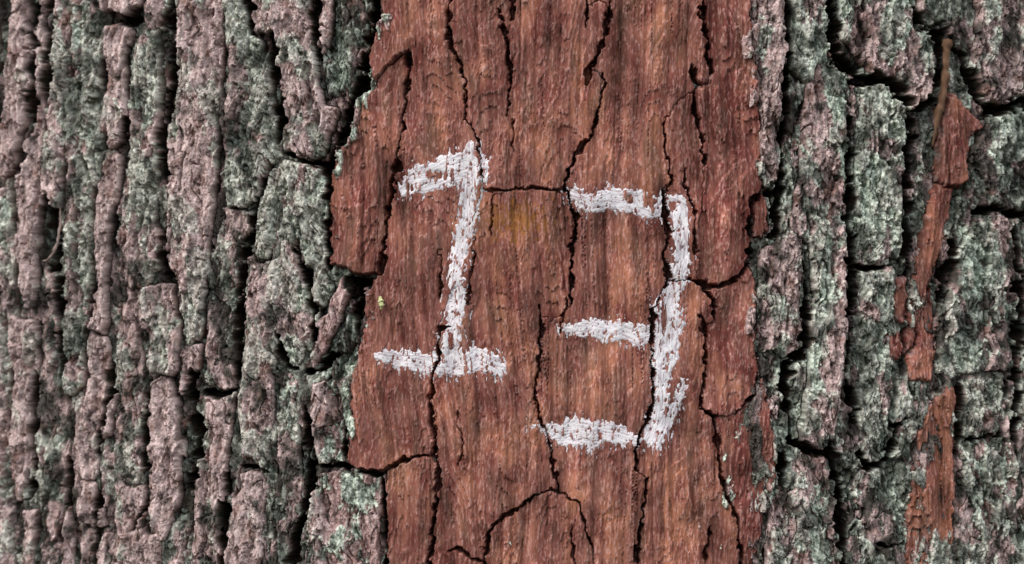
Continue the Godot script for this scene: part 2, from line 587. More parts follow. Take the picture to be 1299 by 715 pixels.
func inner_bark():
	# what shows between the plates: lower, rougher bark, cut by the black furrows
	keep_inner = true
	rough(18.0, 0.25, 0.5, 0.72, PackedVector2Array([Vector2(S0 - 60, T0 - 60), Vector2(S0 + NS * STEP + 60, T0 - 60), Vector2(S0 + NS * STEP + 60, T0 + NT * STEP + 60), Vector2(S0 - 60, T0 + NT * STEP + 60)]))
	keep_inner = false

func finish_inner_bark():
	# only where no plate lies over it
	for k in NS * NT:
		if in_h[k] < top_h[k] - 3.0: in_h[k] = -99.0
	shell("inner_bark", m_bark, S0, T0, STEP, NS, NT, in_h, in_c, -98.0, trunk)

func trunk_round():
	# the rest of the round, and the trunk above and below
	var st := SurfaceTool.new()
	st.begin(Mesh.PRIMITIVE_TRIANGLES)
	var na := 220
	var nb := 90
	for j in nb + 1:
		for i in na + 1:
			var th := TAU * i / na
			var y := lerpf(-0.9, 0.9, float(j) / nb)
			var ca := cos(th)
			var sa := sin(th)
			var n := n_fbm.get_noise_3d(ca * 12.0, y * 5.0, sa * 12.0)
			var r := R + 0.009 + 0.012 * n
			if wrapf(th, -PI, PI) > -0.392 and wrapf(th, -PI, PI) < 0.285 and absf(y) < 0.165: r = R - 0.03
			st.set_color(c_dark.lerp(c_grey, clampf(0.4 + n, 0.0, 1.0)))
			st.add_vertex(Vector3(sa * r, y, ca * r))
	for j in nb:
		for i in na:
			var a := j * (na + 1) + i
			var b := a + na + 1
			st.add_index(a); st.add_index(b); st.add_index(b + 1)
			st.add_index(a); st.add_index(b + 1); st.add_index(a + 1)
	st.generate_normals()
	var o := MeshInstance3D.new()
	o.name = "trunk_core"
	o.mesh = st.commit()
	o.mesh.surface_set_material(0, m_inner)
	trunk.add_child(o, true)

func P(pts: Array) -> PackedVector2Array: return outline_from_points(pts)
func W(rows: Array) -> PackedVector2Array: return outline_from_rows(rows)

func shaved_panels():
	# upper left slab, broken off at its lower end
	shaved(33, 0.1, 0.15, 0.0, P([468, 118, 490, 88, 512, 68, 517, 100, 514, 140, 508, 185, 499, 222, 490, 285, 481, 345, 462, 348, 450, 345, 436, 338, 421, 336, 418, 300, 420, 262, 422, 215, 432, 188, 448, 172, 456, 140]), "shaved_panel", 5.0, 1.6)
	# main panel left of the digit 1
	shaved(37, 0.05, 0.05, -0.06, P([490, -75, 573, -75, 570, 30, 573, 60, 588, 92, 592, 150, 606, 180, 611, 205, 610, 240, 600, 300, 570, 380, 557, 416, 556, 455, 548, 480, 547, 515, 549, 578, 524, 580, 505, 586, 488, 596, 466, 598, 440, 588, 446, 540, 447, 480, 462, 420, 464, 372, 482, 345, 490, 285, 499, 222, 508, 185, 514, 140, 518, 100, 522, 62, 500, 70, 476, 105, 468, 75, 482, 30]))
	# below it
	shaved(36, 0.35, 0.1, 0.0, P([490, 600, 506, 588, 525, 582, 549, 579, 556, 595, 555, 625, 549, 665, 545, 715, 543, 790, 492, 790, 492, 715, 491, 660]))
	# upper middle
	shaved(37, 0.15, 0.12, 0.0, P([573, -75, 746, -75, 745, 10, 760, 0, 772, 10, 770, 38, 760, 65, 748, 88, 764, 96, 757, 140, 754, 165, 742, 182, 728, 198, 720, 222, 715, 241, 672, 239, 640, 242, 611, 241, 611, 205, 606, 180, 592, 150, 592, 118, 588, 92, 573, 60, 570, 30]))
	# middle, right of the digit 1
	shaved(36, 0.2, 0.1, -0.05, P([611, 242, 640, 243, 672, 240, 715, 242, 725, 260, 732, 278, 728, 300, 724, 330, 725, 360, 722, 385, 714, 400, 700, 408, 686, 400, 688, 415, 682, 455, 680, 500, 684, 530, 694, 550, 698, 575, 708, 618, 676, 627, 664, 640, 640, 655, 622, 672, 614, 715, 612, 790, 543, 790, 545, 715, 549, 665, 555, 625, 556, 592, 549, 552, 547, 515, 548, 480, 556, 455, 557, 416, 570, 380, 600, 300, 610, 242]), "shaved_panel", 5.0, 1.2)
	# bottom middle
	shaved(35, 0.3, 0.0, 0.0, P([676, 627, 700, 621, 716, 626, 734, 638, 742, 668, 752, 702, 758, 790, 612, 790, 614, 715, 622, 672, 640, 655, 664, 640]))
	# the long panel under the digit 3
	shaved(37, 0.25, 0.05, 0.0, P([746, -75, 889, -75, 889, 0, 892, 20, 898, 60, 890, 84, 877, 80, 880, 112, 850, 140, 842, 155, 845, 195, 852, 228, 843, 242, 843, 270, 848, 300, 843, 330, 850, 352, 838, 372, 829, 392, 827, 440, 829, 480, 826, 520, 812, 548, 808, 565, 809, 598, 820, 608, 817, 640, 815, 660, 809, 690, 808, 790, 758, 790, 752, 702, 742, 668, 734, 638, 716, 626, 708, 618, 698, 575, 694, 550, 684, 530, 680, 500, 682, 455, 688, 415, 686, 400, 700, 408, 714, 400, 722, 385, 725, 360, 724, 330, 728, 300, 732, 278, 725, 260, 715, 241, 720, 222, 728, 198, 742, 182, 754, 165, 757, 140, 764, 96, 748, 88, 760, 65, 770, 38, 772, 10, 760, 0, 745, 10]), "shaved_panel", 5.0, 0.7, 3.0, 1.0)
	# sliver beside the upright of the 3
	shaved(36, 0.0, 0.15, 0.0, P([842, 156, 850, 140, 880, 112, 882, 140, 890, 168, 893, 210, 892, 260, 885, 300, 884, 355, 850, 354, 843, 330, 848, 300, 843, 270, 843, 242, 852, 228, 845, 195]))
	# red strip along the right border
	shaved(36, -0.15, 0.55, 0.0, P([889, -75, 956, -75, 950, 0, 955, 60, 962, 120, 965, 200, 966, 240, 956, 252, 950, 278, 953, 308, 945, 335, 935, 350, 918, 361, 900, 364, 884, 355, 885, 300, 892, 260, 893, 210, 890, 168, 882, 140, 880, 112, 894, 112, 903, 92, 898, 60, 892, 20]), "shaved_panel", 5.0, 1.9)
	# chip in the fork of the right crack
	shaved(34, -0.1, 0.3, 0.0, P([878, 80, 890, 58, 897, 75, 901, 95, 894, 111, 881, 98]))
	# right of the 3, below the cross crack
	shaved(36, 0.3, 0.05, 0.0, P([850, 356, 884, 357, 894, 364, 904, 382, 907, 404, 894, 412, 894, 470, 890, 517, 906, 528, 911, 560, 914, 600, 922, 630, 937, 660, 941, 715, 941, 790, 808, 790, 809, 690, 815, 660, 817, 640, 821, 608, 809, 598, 808, 565, 812, 548, 826, 520, 829, 480, 827, 440, 829, 392, 838, 372]))
	# dark red block at the right
	shaved(36, -0.1, 0.5, 0.0, P([894, 366, 918, 363, 940, 350, 954, 340, 958, 372, 956, 420, 958, 455, 962, 478, 956, 500, 946, 510, 935, 522, 918, 530, 906, 527, 891, 516, 894, 470, 895, 412, 908, 404, 905, 382]))
	# lower right
	shaved(35, -0.1, 0.45, 0.0, P([908, 529, 935, 523, 947, 511, 958, 500, 966, 478, 975, 520, 982, 570, 984, 600, 972, 625, 966, 660, 964, 715, 962, 790, 941, 790, 941, 715, 937, 660, 922, 630, 914, 600, 911, 560]), "shaved_panel", 5.0, 1.6)
	# small upright splinter by the break
	shaved(36, 0.0, 0.1, 0.0, P([957, 253, 968, 244, 974, 255, 974, 290, 966, 304, 957, 298]))
	# broken piece left standing in the hole
	rough(38, 0.85, 0.1, 0.0, P([432, 340, 448, 350, 442, 375, 430, 415, 424, 432, 402, 460, 390, 466, 392, 440, 404, 402, 418, 372]), STEP, "bark_splinter", 9.0)

func rough_plates_left():
	rough(32, 0.86, 0.20, 0.20, W([0, 5, 32, 80, 5, 36, 134, 3, 33, 168, -4, 24, 215, -6, 14, 232, -4, 8]))
	rough(35, 0.91, 0.12, 0.20, W([0, 38, 59, 60, 37, 56, 100, 40, 56, 134, 42, 55, 168, 35, 57, 200, 27, 55, 235, 20, 50, 300, 18, 48, 345, 22, 45, 380, 28, 42, 396, 31, 38]))
	rough(33, 0.59, 0.45, 0.30, W([0, 69, 90, 60, 65, 86, 134, 60, 80, 168, 56, 84, 235, 52, 80, 262, 55, 72]))
	rough(30, 0.27, 0.61, 0.60, W([0, 88, 128, 60, 84, 131, 134, 80, 127, 190, 82, 128, 240, 78, 118, 300, 79, 120, 350, 79, 116, 400, 80, 110, 480, 76, 106, 500, 84, 100]))
	rough(39, 1.00, 0.08, 0.10, P([122, -75, 184, -75, 182, 8, 172, 16, 160, 24, 142, 18, 126, 8]))
	rough(33, 0.91, 0.33, 0.20, W([26, 131, 160, 60, 130, 161, 100, 130, 162, 134, 126, 160, 165, 124, 157, 190, 134, 148, 197, 138, 143]))
	rough(29, 0.32, 0.57, 0.50, W([40, 162, 206, 100, 161, 208, 140, 160, 203, 160, 158, 201, 200, 154, 199, 240, 149, 204, 300, 146, 201, 345, 146, 196, 362, 152, 188]))
	rough(28, 0.37, 0.49, 0.50, P([186, -75, 218, -75, 214, 5, 208, 18, 200, 34, 184, 28, 178, 20]))
	rough(35, 0.91, 0.12, 0.20, W([192, 126, 150, 240, 121, 150, 300, 120, 142, 350, 117, 138, 385, 104, 138, 410, 108, 138, 426, 122, 132]))
	rough(34, 0.70, 0.41, 0.20, W([0, 220, 282, 60, 222, 283, 134, 219, 280, 165, 208, 277, 240, 212, 276, 330, 214, 262, 380, 228, 257, 425, 231, 256, 440, 238, 250]))
	rough(32, 0.32, 0.61, 0.45, W([0, 284, 312, 40, 284, 316, 60, 284, 340, 134, 280, 351, 200, 279, 354, 240, 278, 326, 262, 284, 320]))
	rough(23, 0.37, 0.37, 0.70, W([262, 280, 324, 320, 266, 306, 380, 262, 302, 430, 260, 299, 480, 256, 300, 495, 262, 296]))
	rough(33, 0.64, 0.45, 0.35, P([316, -75, 390, -75, 394, 0, 400, 40, 402, 70, 402, 110, 410, 135, 432, 130, 420, 175, 412, 202, 395, 204, 370, 192, 358, 184, 356, 150, 352, 120, 348, 80, 344, 50, 326, 34, 316, 20]))
	rough(32, 0.81, 0.25, 0.30, P([400, -75, 420, -75, 420, 30, 414, 62, 405, 64, 401, 30]))
	rough(26, 0.16, 0.53, 0.80, P([421, -75, 478, -75, 475, 0, 470, 40, 466, 72, 458, 106, 440, 130, 412, 132, 404, 105, 404, 72, 416, 60, 422, 30]))
	rough(33, 0.32, 0.74, 0.20, P([362, 203, 398, 208, 414, 220, 417, 262, 418, 315, 419, 345, 418, 385, 412, 402, 402, 412, 399, 390, 394, 362, 380, 330, 370, 312, 358, 300, 345, 320, 330, 330, 312, 325, 316, 290, 326, 250, 340, 222]))
	rough(33, 0.59, 0.53, 0.30, P([312, 327, 330, 332, 346, 322, 358, 302, 370, 316, 382, 340, 392, 366, 396, 395, 394, 440, 384, 462, 372, 464, 352, 446, 350, 470, 346, 520, 347, 560, 340, 588, 330, 592, 303, 586, 301, 540, 302, 480, 303, 420, 306, 370]))
	rough(33, 0.81, 0.25, 0.20, W([592, 300, 336, 620, 294, 344, 660, 286, 336, 715, 284, 326]))
	rough(26, 0.21, 0.49, 0.70, W([470, 346, 396, 510, 348, 386, 540, 349, 380, 580, 347, 382, 610, 344, 388, 660, 338, 378, 715, 330, 366]))
	rough(29, 0.16, 0.61, 0.60, P([398, 465, 424, 435, 438, 392, 452, 388, 458, 400, 456, 440, 440, 452, 424, 460, 412, 478, 402, 480]))
	rough(30, 0.27, 0.66, 0.40, P([412, 482, 424, 462, 440, 455, 456, 445, 450, 470, 446, 500, 446, 540, 440, 582, 434, 545, 426, 510]))
	rough(31, 0.75, 0.37, 0.30, W([482, 396, 420, 510, 394, 428, 540, 394, 433, 570, 396, 436, 590, 402, 434]))
	rough(33, 0.75, 0.41, 0.25, W([593, 404, 458, 610, 396, 486, 640, 389, 487, 680, 386, 486, 715, 374, 488]))
	rough(41, 0.45, 0.5, 0.1, W([0, 470, 491, 40, 470, 486, 80, 466, 480, 110, 452, 474, 140, 446, 466, 165, 436, 456, 190, 430, 444]))
	rough(32, 0.59, 0.41, 0.10, P([462, 368, 474, 360, 484, 372, 484, 410, 474, 440, 462, 462, 456, 500, 448, 500, 450, 460, 460, 420]))
	rough(33, 0.64, 0.49, 0.30, W([360, 178, 216, 400, 174, 228, 435, 180, 229, 470, 188, 222, 482, 194, 214]))
	rough(25, 0.43, 0.41, 0.60, W([350, 142, 176, 400, 146, 172, 440, 142, 178, 475, 142, 186, 530, 140, 186, 590, 140, 183, 612, 150, 176]))
	rough(31, 0.54, 0.33, 0.40, W([610, 142, 184, 640, 138, 186, 665, 140, 180, 682, 152, 166]))
	rough(33, 0.86, 0.25, 0.20, W([422, 108, 138, 480, 104, 137, 530, 96, 132, 570, 93, 123, 600, 97, 121, 612, 104, 116]))
	rough(32, 0.86, 0.08, 0.20, W([500, 128, 142, 530, 126, 139, 562, 123, 134]))
	rough(33, 0.86, 0.08, 0.20, W([606, 92, 122, 640, 95, 119, 668, 102, 110]))
	rough(33, 0.86, 0.08, 0.20, W([566, 125, 140, 620, 123, 137, 668, 119, 132]))
	rough(34, 0.86, 0.25, 0.20, W([440, 230, 252, 470, 226, 250, 500, 226, 238]))
	rough(35, 0.86, 0.25, 0.15, W([482, 190, 226, 530, 187, 226, 560, 185, 228, 620, 187, 226, 660, 190, 221, 688, 198, 212]))
	rough(30, 0.59, 0.29, 0.45, W([500, 256, 300, 540, 256, 298, 570, 256, 290, 600, 246, 284, 640, 240, 280, 715, 236, 278]))
	rough(28, 0.48, 0.33, 0.50, W([460, 262, 298, 480, 256, 300, 492, 262, 296]))
	rough(31, 0.70, 0.29, 0.40, W([660, 222, 236, 690, 216, 236, 715, 214, 234]))
	rough(32, 0.64, 0.33, 0.30, W([672, 126, 196, 695, 122, 204, 715, 120, 204]))
	rough(25, 0.32, 0.41, 0.70, W([400, 44, 78, 475, 46, 74, 530, 44, 84, 600, 46, 86, 640, 46, 84, 715, 46, 70]))
	rough(32, 0.86, 0.16, 0.20, W([640, 84, 94, 670, 78, 94, 715, 64, 88]))
	rough(26, 0.37, 0.41, 0.60, W([668, 92, 118, 715, 90, 120]))
	rough(32, 0.86, 0.25, 0.10, W([398, 10, 40, 475, 12, 42, 530, 12, 41, 560, 14, 39, 615, 14, 34, 634, 17, 28]))
	rough(30, 0.70, 0.41, 0.20, W([640, 24, 42, 680, 24, 42, 715, 22, 40]))
	rough(31, 0.48, 0.49, 0.30, W([236, -14, 16, 300, -14, 17, 380, -12, 18, 470, -12, 10, 540, -12, 10, 600, -12, 12, 715, -14, 18]))

func rough_plates_right():
	# strip of flaky bark along the shaved band
	rough(41, 0.42, 0.32, 0.2, W([0, 946, 996, 60, 950, 997, 120, 956, 996, 160, 964, 993, 200, 960, 990, 235, 965, 984, 248, 970, 980]))
	rough(33, 0.09, 0.69, 0.62, W([0, 1004, 1048, 40, 1003, 1053, 68, 1003, 1050, 100, 1000, 1034]))
	rough(28, 0.09, 0.64, 0.72, W([100, 998, 1028, 140, 995, 1020, 200, 992, 1012, 260, 978, 1006, 292, 976, 1000]))
	rough(39, 0.38, 0.51, 0.37, W([70, 1032, 1066, 85, 1022, 1078, 105, 1022, 1090, 150, 1018, 1088, 200, 1012, 1078, 240, 1007, 1078, 285, 1006, 1078, 320, 1024, 1078, 360, 1026, 1080, 400, 1030, 1078, 440, 1024, 1072, 480, 1020, 1066, 540, 1012, 1057, 560, 1014, 1053, 572, 1030, 1045]))
	rough(40, 0.42, 0.46, 0.42, P([1066, -75, 1156, -75, 1158, 0, 1164, 24, 1178, 36, 1184, 60, 1187, 100, 1182, 122, 1172, 136, 1160, 134, 1146, 112, 1120, 98, 1102, 86, 1090, 72, 1068, 56, 1066, 20]))
	rough(36, 0.21, 0.74, 0.52, W([104, 1095, 1134, 125, 1088, 1152, 160, 1086, 1155, 240, 1082, 1150, 300, 1085, 1148, 336, 1082, 1140]))
	rough(36, 0.21, 0.74, 0.47, W([340, 1083, 1138, 400, 1084, 1136, 440, 1086, 1128, 480, 1088, 1140, 540, 1085, 1132, 575, 1094, 1124, 588, 1106, 1118]))
	rough(34, 0.17, 0.46, 0.72, P([1166, -75, 1240, -75, 1236, 10, 1226, 32, 1206, 40, 1190, 34, 1176, 22, 1166, 8]))
	rough(36, 0.42, 0.41, 0.42, P([1232, -75, 1345, -75, 1345, 110, 1300, 130, 1272, 138, 1250, 132, 1238, 108, 1226, 82, 1230, 50, 1240, 20]))
	rough(32, 0.13, 0.64, 0.72, P([1246, 148, 1270, 142, 1300, 138, 1345, 130, 1345, 280, 1300, 272, 1280, 264, 1262, 262, 1240, 266, 1226, 258, 1232, 190]))
	rough(37, 0.26, 0.64, 0.57, W([268, 1240, 1276, 285, 1228, 1287, 330, 1214, 1291, 400, 1196, 1293, 440, 1192, 1291, 474, 1220, 1285]))
	rough(33, 0.26, 0.55, 0.52, W([282, 1296, 1345, 330, 1298, 1345, 400, 1300, 1345, 480, 1294, 1345, 540, 1296, 1345]))
	rough(35, 0.21, 0.60, 0.57, W([478, 1222, 1272, 520, 1219, 1276, 556, 1221, 1278]))
	rough(37, 0.26, 0.64, 0.52, W([559, 1220, 1276, 580, 1216, 1345, 640, 1213, 1345, 715, 1210, 1345]))
	rough(37, 0.38, 0.46, 0.42, P([980, 302, 1000, 294, 1016, 296, 1022, 330, 1020, 380, 1022, 420, 1012, 442, 1004, 455, 984, 452, 958, 448, 954, 410, 956, 365, 962, 325]))
	rough(34, 0.26, 0.46, 0.42, W([455, 962, 986, 500, 970, 990, 540, 974, 988, 590, 984, 990]))
	rough(38, 0.34, 0.46, 0.42, W([576, 1018, 1046, 600, 1005, 1056, 625, 984, 1060, 640, 970, 1062, 690, 966, 1066, 715, 963, 1070]))
	rough(33, 0.26, 0.46, 0.62, W([540, 1060, 1078, 580, 1062, 1094, 604, 1072, 1088]))
	rough(32, 0.17, 0.64, 0.67, W([590, 1100, 1156, 630, 1076, 1154, 690, 1076, 1152, 715, 1078, 1150]))
	rough(33, 0.17, 0.64, 0.62, W([538, 1140, 1162, 570, 1130, 1160, 590, 1122, 1156]))
	rough(30, 0.17, 0.55, 0.72, W([140, 1158, 1180, 240, 1154, 1176, 300, 1152, 1162, 338, 1150, 1158]))
	rough(30, 0.17, 0.55, 0.72, W([250, 1206, 1234, 320, 1192, 1210, 380, 1188, 1200, 480, 1188, 1218]))
	rough(32, 0.26, 0.55, 0.52, W([480, 1142, 1186, 510, 1150, 1180, 534, 1160, 1176]))
	rough(38, 0.4, 0.6, 0.2, P([915, 600, 932, 612, 938, 640, 932, 672, 918, 652, 911, 625]))
	rough(38, 0.4, 0.5, 0.2, P([968, 520, 978, 520, 985, 545, 986, 600, 976, 606, 970, 570]))
	# scales of old bark still clinging along both borders of the shaved band
	var rng := RandomNumberGenerator.new()
	rng.seed = 31
	for q in [[488, -5], [484, 40], [474, 85], [466, 118], [448, 158], [428, 196], [421, 240], [419, 300], [470, 366], [462, 410], [455, 450], [448, 505], [446, 550], [470, 600], [950, 0], [954, 40], [955, 85], [960, 120], [962, 165], [966, 205], [962, 236], [956, 372], [956, 425], [964, 470], [974, 520], [981, 565], [978, 610], [968, 650], [964, 690], [955, 110], [950, 60], [971, 560], [958, 640]]:
		var w := rng.randf_range(4.0, 9.0)
		var l := rng.randf_range(10.0, 24.0)
		var x: float = q[0] + rng.randf_range(-5.0, 5.0)
		var y: float = q[1] + rng.randf_range(-12.0, 12.0)
		var pts := []
		for k in 8:
			var a := TAU * k / 8.0
			pts.append(x + cos(a) * w * rng.randf_range(0.75, 1.25))
			pts.append(y + sin(a) * l * rng.randf_range(0.75, 1.25))
		rough(rng.randf_range(40.0, 46.0), rng.randf_range(0.4, 0.9), rng.randf_range(0.15, 0.6), 0.05, P(pts), STEP, "bark_scale", 7.0)
	# bare brown inner bark among the grey plates, where plates have come away
	shaved(40, 0.1, 0.1, 0.0, P([1204, 121, 1214, 118, 1225, 134, 1243, 150, 1246, 160, 1234, 172, 1228, 200, 1228, 230, 1214, 238, 1196, 236, 1186, 228, 1190, 190, 1196, 150]), "bare_bark_flake", 9.0, 2.0, 4.0)
	shaved(36, 0.3, 0.0, 0.06, P([1184, 232, 1212, 238, 1206, 275, 1196, 320, 1180, 360, 1168, 410, 1160, 440, 1150, 450, 1152, 400, 1160, 342, 1166, 300, 1178, 262]), "bare_bark_slab", 12.0, 1.8, 4.0)
	shaved(34, 0.1, 0.2, 0.0, P([1166, 400, 1184, 360, 1187, 400, 1186, 450, 1182, 486, 1150, 484, 1152, 452, 1162, 438]), "bare_bark_slab", 10.0, 1.8, 4.0)
	shaved(32, -0.1, 0.3, 0.0, P([1138, 352, 1150, 350, 1152, 380, 1150, 412, 1140, 408, 1134, 396]), "bare_bark_slab", 9.0, 1.8, 4.0)
	shaved(32, 0.0, 0.2, 0.0, P([1124, 420, 1144, 420, 1146, 440, 1140, 460, 1126, 456]), "bare_bark_slab", 9.0, 1.8, 4.0)
	shaved(37, 0.7, -0.2, 0.0, P([1203, 487, 1214, 490, 1214, 540, 1212, 600, 1210, 650, 1206, 715, 1204, 790, 1150, 790, 1150, 715, 1151, 650, 1156, 600, 1164, 545, 1180, 512]), "bare_bark_slab", 10.0, 2.4, 4.0)

var scale_h := PackedFloat32Array()   # thin tongues of bark lying on the plates
var scale_t := PackedFloat32Array()

func scales():
	scale_h.resize(NS * NT)
	scale_t.resize(NS * NT)
	var rng := RandomNumberGenerator.new()
	rng.seed = 4242
	for n in 2300:
		var s := rng.randf_range(S0, S0 + NS * STEP)
		if s > -330.0 and s < 205.0: s = rng.randf_range(S0, -330.0)
		var t := rng.randf_range(T0 - 40.0, T0 + NT * STEP)
		var w := rng.randf_range(5.0, 15.0)
		var l := rng.randf_range(28.0, 95.0) * (0.6 + w / 20.0)
		var thick := rng.randf_range(3.5, 10.0)
		var lean := rng.randf_range(-0.14, 0.14)
		var tone := rng.randf_range(0.15, 1.0)
		var i0 := maxi(0, int((s - w * 1.6 - l * 0.15 - S0) / STEP))
		var i1 := mini(NS - 1, int((s + w * 1.6 + l * 0.15 - S0) / STEP))
		var j0 := maxi(0, int((t - 4.0 - T0) / STEP))
		var j1 := mini(NT - 1, int((t + l * 1.15 - T0) / STEP))
		for j in range(j0, j1 + 1):
			for i in range(i0, i1 + 1):
				var ss := S0 + i * STEP
				var tt := T0 + j * STEP
				var rag := n_fbm.get_noise_2d(ss / 9.0 + n, tt / 16.0)
				var v := (tt - t) / l + rag * 0.16
				var u := (ss - s - lean * (tt - t)) / w + rag * 0.55
				if v < 0.0 or v > 1.0 or absf(u) > 1.0: continue
				# tongue: narrow above, widest low down, round at the end
				var wide := sqrt(clampf(minf(v * 2.2 + 0.15, (1.0 - v) * 4.5), 0.0, 1.0))
				var e := wide - absf(u)
				if e < 0.0: continue
				var h := thick * (0.25 + 0.75 * v) * smoothstep(0.0, 0.10, e)
				var g := j * NS + i
				if h > scale_h[g]:
					scale_h[g] = h
					scale_t[g] = tone

func furrows():
	# the black furrows between the ridges
	crack(7.0, 48, [42, -20, 39, 60, 38, 100, 33, 165, 26, 200, 16, 230], 60.0)
	crack(6.3, 44, [62, -20, 62, 60, 59, 100, 56, 134], 60.0)
	crack(7.0, 48, [211, 5, 217, 50, 216, 90, 212, 130, 209, 158], 60.0)
	crack(6.3, 48, [209, 155, 202, 165, 203, 200, 208, 240], 60.0)
	crack(4.9, 40, [207, 290, 204, 330, 210, 355], 60.0)
	crack(5.6, 44, [312, -20, 314, 15, 317, 42], 60.0)
	crack(5.6, 44, [342, 38, 344, 75, 350, 105, 355, 150, 352, 180], 60.0)
	crack(5.6, 46, [396, -20, 397, 25, 401, 60, 402, 80], 60.0)
	crack(7.7, 50, [477, -20, 474, 30, 467, 70, 458, 107, 440, 134, 434, 165, 420, 190, 415, 220, 418, 250, 418, 300, 417, 340], 60.0)
	crack(4.2, 40, [360, 192, 380, 202, 402, 207, 414, 205], 60.0)
	crack(4.8, 42, [372, 314, 382, 335, 392, 362, 398, 395, 396, 440], 60.0)
	crack(15.0, 56, [448, 352, 455, 362, 458, 385, 452, 402], 60.0)
	crack(5.6, 44, [324, 250, 318, 285, 308, 322, 303, 370, 300, 430, 299, 490], 60.0)
	crack(5.6, 44, [350, 425, 354, 445, 362, 462, 376, 470], 60.0)
	crack(5.6, 44, [388, 470, 402, 472, 412, 460, 424, 448], 60.0)
	crack(6.3, 48, [388, 515, 390, 562, 393, 605, 386, 650, 372, 680, 368, 760], 60.0)
	crack(4.2, 40, [404, 592, 430, 590, 455, 594, 482, 602, 489, 640, 490, 760], 60.0)
	crack(4.2, 40, [436, 545, 436, 585], 60.0)
	crack(2.8, 32, [304, 590, 322, 592, 338, 600], 60.0)
	crack(8.4, 50, [241, 470, 243, 520, 248, 560, 246, 590, 238, 620], 60.0)
	crack(5.6, 44, [254, 497, 275, 500, 298, 494], 60.0)
	crack(5.6, 44, [286, 600, 284, 640, 281, 680, 280, 760], 60.0)
	crack(8.4, 44, [58, 250, 62, 300, 65, 350, 68, 400, 76, 440, 76, 480], 60.0)
	crack(4.2, 38, [138, 460, 136, 500, 126, 540, 123, 580], 60.0)
	crack(4.8, 42, [188, 480, 185, 540, 184, 580, 184, 640, 165, 670], 60.0)
	crack(4.8, 42, [126, 600, 121, 640, 118, 680, 119, 760], 60.0)
	crack(4.2, 40, [40, 470, 42, 540, 40, 600, 34, 632, 22, 636], 60.0)
	crack(4.2, 40, [84, 580, 84, 640, 76, 690], 60.0)
	crack(3.6, 38, [118, 340, 116, 395, 110, 420], 60.0)
	crack(3.6, 38, [152, 180, 160, 150, 162, 200, 158, 215], 60.0)
	crack(5.6, 44, [150, 25, 165, 24, 182, 20], 60.0)
	crack(5.0, 44, [999, -20, 1000, 40, 999, 100, 996, 170, 992, 230, 985, 270], 60.0)
	crack(8.4, 50, [1055, -20, 1057, 40, 1062, 66, 1080, 84, 1094, 98, 1118, 100, 1145, 114, 1156, 130, 1162, 138], 60.0)
	crack(6.3, 48, [1080, 150, 1080, 190, 1079, 240, 1079, 300, 1080, 360, 1078, 420, 1076, 470], 60.0)
	crack(7.0, 48, [1152, 138, 1156, 160, 1154, 200, 1151, 240, 1151, 300, 1153, 340], 60.0)
	crack(8.4, 50, [1163, 10, 1172, 28, 1188, 42, 1198, 50, 1196, 90, 1188, 118, 1176, 132, 1164, 140], 60.0)
	crack(7.0, 46, [1215, 48, 1228, 85, 1240, 112, 1256, 138, 1276, 140, 1300, 130, 1330, 118], 60.0)
	crack(5.6, 44, [1236, 268, 1262, 264, 1282, 268, 1299, 275, 1340, 285], 60.0)
	crack(7.0, 50, [1286, 285, 1292, 330, 1295, 400, 1290, 470, 1285, 540, 1290, 575], 60.0)
	crack(4.2, 40, [1224, 558, 1240, 558, 1256, 552, 1272, 552], 60.0)
	crack(5.6, 44, [1218, 480, 1216, 540, 1215, 580], 60.0)
	crack(7.0, 48, [1024, 355, 1026, 400, 1020, 445, 1012, 455, 1000, 462, 995, 490, 1003, 530, 1004, 560], 60.0)
	crack(7.0, 50, [1008, 562, 1020, 564, 1040, 574, 1052, 564, 1056, 580, 1060, 600, 1068, 615], 60.0)
	crack(7.0, 48, [1088, 575, 1100, 592, 1118, 592, 1132, 570, 1138, 545, 1150, 530], 60.0)
	crack(7.0, 48, [996, 575, 994, 600, 990, 615], 60.0)
	crack(6.3, 48, [1064, 610, 1063, 640, 1068, 680, 1072, 760], 60.0)
	crack(5.6, 44, [1075, 480, 1084, 520, 1080, 545], 60.0)
	crack(4.2, 40, [1110, 690, 1130, 694, 1150, 690], 60.0)
	crack(3.4, 34, [1082, 338, 1110, 340, 1140, 334], 60.0)
	crack(4.2, 38, [1150, 345, 1150, 400, 1153, 420, 1146, 460], 60.0)
	crack(5.6, 44, [976, 240, 985, 270, 984, 295, 976, 300], 60.0)
	crack(7.0, 44, [1215, 300, 1204, 340, 1194, 380], 60.0)

func side_plates():
	# the bark goes on round both sides of the trunk
	var rng := RandomNumberGenerator.new()
	rng.seed = 77
	for side in [-1, 1]:
		var s := 784.0 if side < 0 else 580.0
		while s < 1500.0:
			var w := rng.randf_range(36.0, 62.0)
			var t := -470.0 - rng.randf_range(0.0, 150.0)
			while t < 520.0:
				var l := rng.randf_range(170.0, 330.0)
				var o := PackedVector2Array()
				var n := 5
				for i in n + 1:
					o.append(Vector2(side * (s + rng.randf_range(-6, 6)), t + l * i / n))
				for i in n + 1:
					o.append(Vector2(side * (s + w - 5.0 + rng.randf_range(-6, 6)), t + l * (n - i) / n))
				rough(rng.randf_range(30, 40), rng.randf_range(0.2, 0.8), rng.randf_range(0.3, 0.8), rng.randf_range(0.2, 0.6), o, 5.0)
				t += l + 4.0
			s += w + 2.0

# ---- paint ------------------------------------------------------------------------------------------------------------

